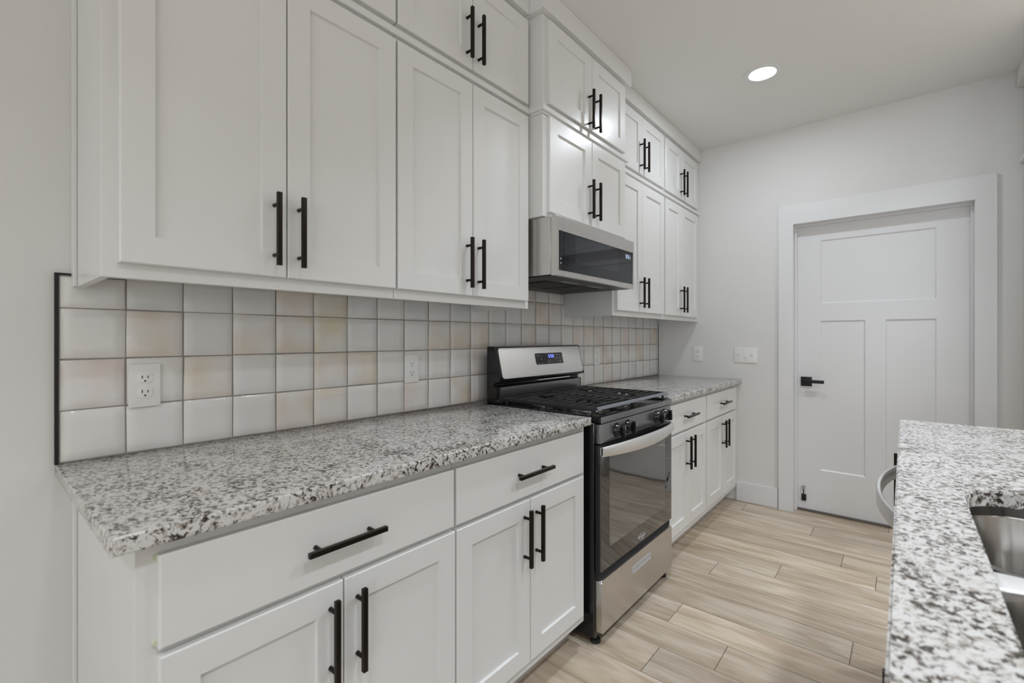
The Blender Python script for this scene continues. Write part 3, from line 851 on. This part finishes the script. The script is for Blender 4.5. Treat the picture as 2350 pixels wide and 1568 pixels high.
    # two cast iron grates
    for gx0, gx1, side in ((1.474, 1.8325, 'l'), (1.8345, 2.194, 'r')):
        g = nb(); zt = 0.945; zb = 0.930; wd = 0.0055
        ya, yb = -0.655, -0.150
        # outer frame: rear, outer side, inner side bars
        box(g, gx0 + .010, gx1 - .010, yb - .012, yb, zb, zt, 0.003, 2)
        for x in (gx0, gx1):
            xa = x if x == gx0 else x - 0.013
            box(g, xa, xa + 0.013, ya + 0.0165, yb, zb - .002, zt, 0.003, 2)
        cx = (gx0 + gx1) / 2
        ys = [-0.205, -0.240, -0.283, -0.326, -0.372, -0.418, -0.462, -0.508, -0.552, -0.595]
        for i, y in enumerate(ys):
            near = min(abs(y + 0.265), abs(y + 0.50)) < 0.055
            if near and i % 2 == 0:
                box(g, gx0 + .008, cx - 0.046, y - wd, y + wd, zb + .001, zt, 0.0035, 2)
                box(g, cx + 0.046, gx1 - .008, y - wd, y + wd, zb + .001, zt, 0.0035, 2)
            elif near:
                box(g, gx0 + .008, cx - 0.024, y - wd, y + wd, zb + .001, zt, 0.0035, 2)
                box(g, cx + 0.024, gx1 - .008, y - wd, y + wd, zb + .001, zt, 0.0035, 2)
            else:
                box(g, gx0 + .008, gx1 - .008, y - wd, y + wd, zb + .001, zt, 0.0035, 2)
        for y0, y1 in ((-0.206, -0.175), (-0.418, -0.330), (-0.595, -0.535)):
            box(g, cx - wd, cx + wd, y0, y1, zb, zt - .001, 0.003, 1)
        for x, y in ((gx0 + .0065, ya + .03), (gx1 - .0065, ya + .03), (gx0 + .0065, yb - .02), (gx1 - .0065, yb - .02), (gx0 + .0065, -0.395), (gx1 - .0065, -0.395)):
            cyl(g, (x, y, 0.905), (x, y, 0.934), 0.0055, 0.0065, 10)
        go = obj('grate', g, M['iron'], t, True, 'black cast iron grate')
        # wide sloped front rail
        f = nb()
        xl0, xl1 = (gx0 + 0.014, gx1) if side == 'l' else (gx0, gx1 - 0.014)
        top = [(xl0, ya + 0.040), (xl1, ya + 0.040)]
        v = [f.verts.new((gx0, ya, 0.9375)), f.verts.new((gx1, ya, 0.9375)), f.verts.new((xl1, ya + 0.016, 0.9455)), f.verts.new((xl0, ya + 0.016, 0.9455)),
             f.verts.new((gx0, ya, 0.9345)), f.verts.new((gx1, ya, 0.9345)), f.verts.new((xl1, ya + 0.019, 0.931)), f.verts.new((xl0, ya + 0.019, 0.931))]
        for q in ((0, 1, 2, 3), (7, 6, 5, 4), (0, 4, 5, 1), (1, 5, 6, 2), (2, 6, 7, 3), (3, 7, 4, 0)): f.faces.new([v[k] for k in q])
        obj('front_rail', f, M['iron_sheen'], go)
    return t
stove()

# ------------------------------------------------------------------ the microwave
def microwave():
    X0, X1, Y0, Z0, Z1 = 1.463, 2.207, -0.4565, 1.490, 1.7455
    t = thing('microwave', 'low stainless microwave hood hung under the middle cabinet', 'microwave', ((X0 + X1) / 2, 0, Z0))
    bm = nb(); box(bm, X0, X1, -0.4320, 0.0, Z0 + 0.004, Z1, 0.002, 1); obj('body', bm, M['steel'], t, True)
    # underside: black pan with filters and lamp lenses
    bm = nb(); box(bm, X0 + 0.006, X1 - 0.006, -0.430, -0.004, Z0 - 0.001, Z0 + 0.0045); un = obj('underside', bm, M['black_metal'], t)
    for x0, x1 in ((1.60, 1.83), (1.85, 2.08)):
        bm = nb(); box(bm, x0, x1, -0.31, -0.09, Z0 - 0.004, Z0 - 0.001)
        for k in range(14): box(bm, x0 + .006, x1 - .006, -0.305 + k * .0155, -0.297 + k * .0155, Z0 - 0.0055, Z0 - 0.0038)
        obj('grease_filter', bm, M['filter_mesh'], un)
    for x0, x1, y0, y1 in ((1.66, 1.80, -0.365, -0.345), (1.90, 2.04, -0.365, -0.345), (1.50, 1.58, -0.09, -0.07)):
        bm = nb(); box(bm, x0, x1, y0, y1, Z0 - 0.003, Z0 - 0.0008); obj('lamp_cover', bm, M['grey_plastic'], un)
    # front frame and door
    bm = nb(); Pf = PY(-0.4335)
    fr = nb()
    def rect(a, b_, c, d): return [(a, c), (b_, c), (b_, d), (a, d)]
    gx0, gx1, gz0, gz1 = 1.4905, 2.192, 1.514, 1.684
    slab(fr, rect(X0, 1.5215, Z0, Z1), Pf, 0, 0.0225, 0.001)
    obj('side_frame', fr, M['steel'], t)
    fr = nb(); slab(fr, rect(2.1755, X1, Z0, Z1), Pf, 0, 0.0225, 0.001); obj('side_frame', fr, M['steel'], t)
    d = nb(); slab(d, rect(1.5232, 2.1738, Z0, Z1), Pf, 0, 0.0225, 0.001); do = obj('door', d, M['steel'], t)
    Pg = PY(-0.4558)
    g = nb(); slab(g, rect(1.5232, 2.1738, gz0, gz1), Pg, 0, 0.0022); obj('door_glass', g, M['mw_glass'], do)
    g = nb(); slab(g, rect(1.611, 2.030, 1.560, 1.676), Pg, 0.0020, 0.0026); obj('window', g, M['mw_window'], do, label='paler see-through window')
    g = nb(); slab(g, rect(gx0, 1.5215, gz0, gz1), Pg, 0, 0.0022); cs = obj('control_strip', g, M['mw_glass'], t)
    g = nb()
    cc = []
    lathe(g, [(0.0035, 0.0), (0.0035, 0.0006)], (1.4995, -0.4580, 1.5635), (0, -1, 0), 16)
    slab(g, [(1.4995, 1.5395), (1.5035, 1.5475), (1.4955, 1.5475)], Pg, 0.0021, 0.0028)
    obj('icons', g, M['silver_print'], cs)
    g = nb(); slab(g, rect(2.1755, gx1, gz0, gz1), Pg, 0, 0.0022); gh = obj('handle_pocket', g, M['mw_glass'], t)
    g = nb(); slab(g, rect(gx1 - 0.003, gx1, gz0, gz1), Pg, 0.0018, 0.0032); obj('pocket_edge', g, M['chrome'], gh)
    g = nb()
    for q in range(4): slab(g, rect(2.180, 2.185, 1.522 + q * .016, 1.528 + q * .016), Pg, 0.0021, 0.0026)
    obj('touch_marks', g, M['grey_print'], gh)
    g = nb(); digits(g, '5:51', Pg, 2.106, 1.645, 0.012, 0.020, 0.004, 0.0028, 0.0022, 0.0028); obj('clock_digits', g, M['led_white'], do)
    lg = text_bm('Whirlpool', 0.015, Pg, 1.848, 1.7185, 0, 0.0007)
    for q in range(40):
        a = 2 * math.pi * q / 40; a2 = 2 * math.pi * (q + 1) / 40
        slab(lg, [(1.848 + r * math.cos(b_), 1.7185 + r * 0.55 * math.sin(b_)) for r, b_ in ((.021, a), (.021, a2), (.0195, a2), (.0195, a))], Pg, 0, 0.0007)
    obj('logo', lg, M['chrome'], do)
    return t
microwave()

# ------------------------------------------------------------------ island: top, sink, cabinets, dishwasher
IY = -1.5665; IX1 = 2.150; IX0 = -0.60; IYB = -2.60
HX0, HX1, HY0, HY1 = 0.42, 1.200, -2.085, -1.671
def island_top():
    bm = nb()
    def loop(pts): 
        vs = [bm.verts.new((x, y, CT)) for x, y in pts]
        return [bm.edges.new((vs[i], vs[(i + 1) % len(vs)])) for i in range(len(vs))]
    es = loop([(IX0, IYB), (IX1, IYB), (IX1, IY), (IX0, IY)]) + loop(rrect(HX0, HX1, HY0, HY1, 0.085, 8))
    bmesh.ops.triangle_fill(bm, use_beauty=True, edges=es)
    top = bm.faces[:]
    ex = bmesh.ops.extrude_face_region(bm, geom=top)
    for v in [g for g in ex['geom'] if isinstance(g, bmesh.types.BMVert)]: v.co.z = 0.8835
    bmesh.ops.recalc_face_normals(bm, faces=bm.faces[:])
    sharp = [e for e in bm.edges if len(e.link_faces) == 2 and e.calc_face_angle(0) > 1.2 and abs(e.verts[0].co.z - CT) < 1e-5 and abs(e.verts[1].co.z - CT) < 1e-5]
    bmesh.ops.bevel(bm, geom=sharp, offset=0.003, segments=2, affect='EDGES')
    return bm
tag(obj('countertop', island_top(), M['granite']), 'speckled granite island countertop in the right foreground, with a sink cutout', 'countertop')

def bowl(x0, x1, y0, y1, zt, depth, rc=0.07):
    bm = nb(); rings = []
    for ins, z, rr in ((-0.012, zt, rc + .01), (0.0, zt, rc), (0.002, zt - 0.004, rc), (0.010, zt - depth + 0.035, rc), (0.018, zt - depth + 0.012, rc - .008), (0.042, zt - depth, rc - .03), (0.10, zt - depth - 0.002, 0.03)):
        rings.append([bm.verts.new((x, y, z)) for x, y in rrect(x0 + ins, x1 - ins, y0 + ins, y1 - ins, rr, 8)])
    for a, b_ in zip(rings, rings[1:]):
        n = len(a)
        for i in range(n): bm.faces.new((a[i], a[(i + 1) % n], b_[(i + 1) % n], b_[i]))
    bm.faces.new(rings[-1])
    return bm
sk = thing('kitchen_sink', 'undermount stainless double-bowl sink in the island counter', 'sink', (0.81, -1.878, 0.68))
ZS = 0.8825
bm = nb()
outer = rrect(HX0 - 0.012, HX1 + 0.012, HY0 - 0.012, HY1 + 0.012, 0.09, 8)
vs = [bm.verts.new((x, y, ZS)) for x, y in outer]; vi = [bm.verts.new((x, y, ZS)) for x, y in rrect(HX0 - 0.001, HX1 + 0.001, HY0 - 0.001, HY1 + 0.001, 0.085, 8)]
for i in range(len(vs)): bm.faces.new((vs[i], vs[(i + 1) % len(vs)], vi[(i + 1) % len(vs)], vi[i]))
vj = [bm.verts.new((x, y, ZS - 0.018)) for x, y in rrect(HX0 - 0.001, HX1 + 0.001, HY0 - 0.001, HY1 + 0.001, 0.085, 8)]
for i in range(len(vi)): bm.faces.new((vi[i], vi[(i + 1) % len(vs)], vj[(i + 1) % len(vs)], vj[i]))
obj('rim', bm, M['sink_steel'], sk, True)
obj('bowl', bowl(0.868, HX1 - 0.001, HY0 + 0.001, HY1 - 0.001, ZS - 0.017, 0.20), M['sink_steel'], sk, True)
obj('bowl', bowl(HX0 + 0.001, 0.800, HY0 + 0.001, HY1 - 0.001, ZS - 0.017, 0.20), M['sink_steel'], sk, True)
bm = nb(); box(bm, 0.801, 0.867, HY0 + 0.002, HY1 - 0.002, ZS - 0.030, ZS - 0.0155, 0.006, 3); obj('divider', bm, M['steel_light'], sk, True)
for cx in (1.034, 0.61):
    bm = nb(); lathe(bm, [(0.042, 0.0), (0.040, 0.003), (0.030, 0.001)], (cx, -1.878, ZS - 0.2195), (0, 0, 1), 24); obj('drain', bm, M['chrome'], sk, True)

IFF = -1.588
ig = 'white island base cabinets'
def island_cab(x0, x1, label, doors, drawer, **kw):
    return base_cabinet(x0, x1, label, doors, drawer, yff=IFF - 0.020, s=1, wall_y=-2.22, group=ig, **kw)
# the sink base is an open box so that the bowls hang free in it
def sink_base(x0, x1, label):
    t = thing('base_cabinet', label, 'cabinet', ((x0 + x1) / 2, -1.92, 0), ig)
    bm = nb(); yf = IFF - 0.020
    for a in ((x0 + .0005, x1 - .0005, -2.2195, -2.205), (x0 + .0005, x0 + .016, -2.205, yf - .018), (x1 - .016, x1 - .0005, -2.205, yf - .018), (x0 + .0005, x1 - .0005, yf - .018, yf)): box(bm, *a, 0.103, 0.882)
    box(bm, x0 + .0005, x1 - .0005, -2.2195, yf, 0.103, 0.120)
    obj('carcass', bm, M['white'], t)
    bm = nb(); box(bm, x0 + .0005, x1 - .0005, -2.2195, yf - 0.078, 0, 0.1028); obj('toe_kick', bm, M['white'], t)
    P = PY(yf, 1); c = (x0 + x1) / 2
    obj('false_drawer_front', flat_front(P, x0 + .015, x1 - .015, 0.701, 0.859), M['white'], t)
    for a, b_, hu in ((x0 + .015, c - .0015, c - .032), (c + .0015, x1 - .015, c + .032)):
        d = obj('door', shaker(P, a, b_, 0.145, 0.688), M['white'], t); bar_handle(P, hu, 0.572, parent=d)
sink_base(0.400, 1.232, 'white island sink base cabinet, only one handle end in view')
island_cab(-0.550, 0.399, 'white island base cabinet below the camera, beside the sink base', [(-0.535, -0.0775, -0.109), (-0.0745, 0.384, -0.043)], (-0.535, 0.384))
island_cab(1.848, 2.125, 'narrow white island end cabinet with a black handle beyond the dishwasher', [(1.860, 2.113, 1.990)], None, dh=(0.145, 0.859), hz=0.7205)
def dishwasher():
    x0, x1 = 1.2345, 1.8465
    t = thing('dishwasher', 'stainless dishwasher with bowed bar handle in the island', 'dishwasher', ((x0 + x1) / 2, -1.9, 0))
    bm = nb(); box(bm, x0 + .003, x1 - .003, -2.20, -1.6100, 0.09, 0.8815); obj('body', bm, M['dark'], t)
    bm = nb(); box(bm, x0 + .006, x1 - .006, -2.20, -1.690, 0.0, 0.0895); obj('toe_panel', bm, M['black_metal'], t)
    bm = nb(); box(bm, x0 + .003, x1 - .003, -1.6097, -1.586, 0.115, 0.878, 0.004, 2); d = obj('door', bm, M['steel'], t, True)
    hb = nb(); n = 28; secs = []
    for i in range(n + 1):
        s = i / n; x = x0 + 0.012 + s * (x1 - x0 - 0.024); bow = 1 - (2 * s - 1) ** 2
        y = -1.577 + 0.052 * bow ** 0.8; hh = 0.020; t2 = 0.006; zc = 0.790
        secs.append([hb.verts.new((x, y + dy, zc + dz_)) for dy, dz_ in ((-t2, -hh + .004), (-t2, hh - .004), (-t2 + .003, hh), (t2 - .003, hh), (t2, hh - .004), (t2, -hh + .004), (t2 - .003, -hh), (-t2 + .003, -hh))])
    for a, b_ in zip(secs, secs[1:]):
        for q in range(8): hb.faces.new((a[q], a[(q + 1) % 8], b_[(q + 1) % 8], b_[q]))
    hb.faces.new(secs[0][::-1]); hb.faces.new(secs[-1])
    for x in (x0 + .022, x1 - .022): box(hb, x - .009, x + .009, -1.5865, -1.569, 0.774, 0.806)
    obj('handle', hb, M['steel_light'], d, True, 'bowed grey steel handle')
dishwasher()
bm = nb(); box(bm, -0.55, 2.125, -2.560, -2.2205, 0, 0.882); tag(obj('island_back_panel', bm, M['white']), 'plain white panelled back of the island', 'panel')

# ------------------------------------------------------------------ tall cabinet at the right edge, beside the door
def pantry():
    t = thing('tall_cabinet', 'white tall cabinet with crown at the right edge, past the door', 'cabinet', (3.40, -2.45, 0))
    x0, x1, y0, y1 = 3.02, XF - 0.002, -2.95, -2.085
    bm = nb(); box(bm, x0, x1, y0, y1, 0.103, CEIL - 0.001, 0.001, 1); obj('carcass', bm, M['white'], t)
    bm = nb(); box(bm, x0 + .075, x1, y0, y1, 0, 0.1028); obj('toe_kick', bm, M['white'], t)
    bm = nb()
    box(bm, x0 - .028, x1, y1 + .0005, y1 + .028, 2.612, CEIL - 0.001); box(bm, x0 - .028, x0 - .0005, y0, y1 + .0005, 2.612, CEIL - 0.001)
    obj('crown_board', bm, M['white'], t)
    bm = nb(); box(bm, x0 - .016, x1, y1 + .0005, y1 + .016, 2.190, 2.215); box(bm, x0 - .016, x0 - .0005, y0, y1 + .0005, 2.190, 2.215); obj('ledge_strip', bm, M['white'], t)
    P = PX(x0); c = (y0 + y1) / 2
    for v0, v1, hz in ((0.145, 2.178, 1.05), (2.230, 2.592, 2.34)):
        for a, b_, hu in ((y0 + .02, c - .0015, c - .032), (c + .0015, y1 - .02, c + .032)):
            d = obj('door', shaker(P, a, b_, v0, v1), M['white'], t); bar_handle(P, hu, hz, parent=d)
pantry()
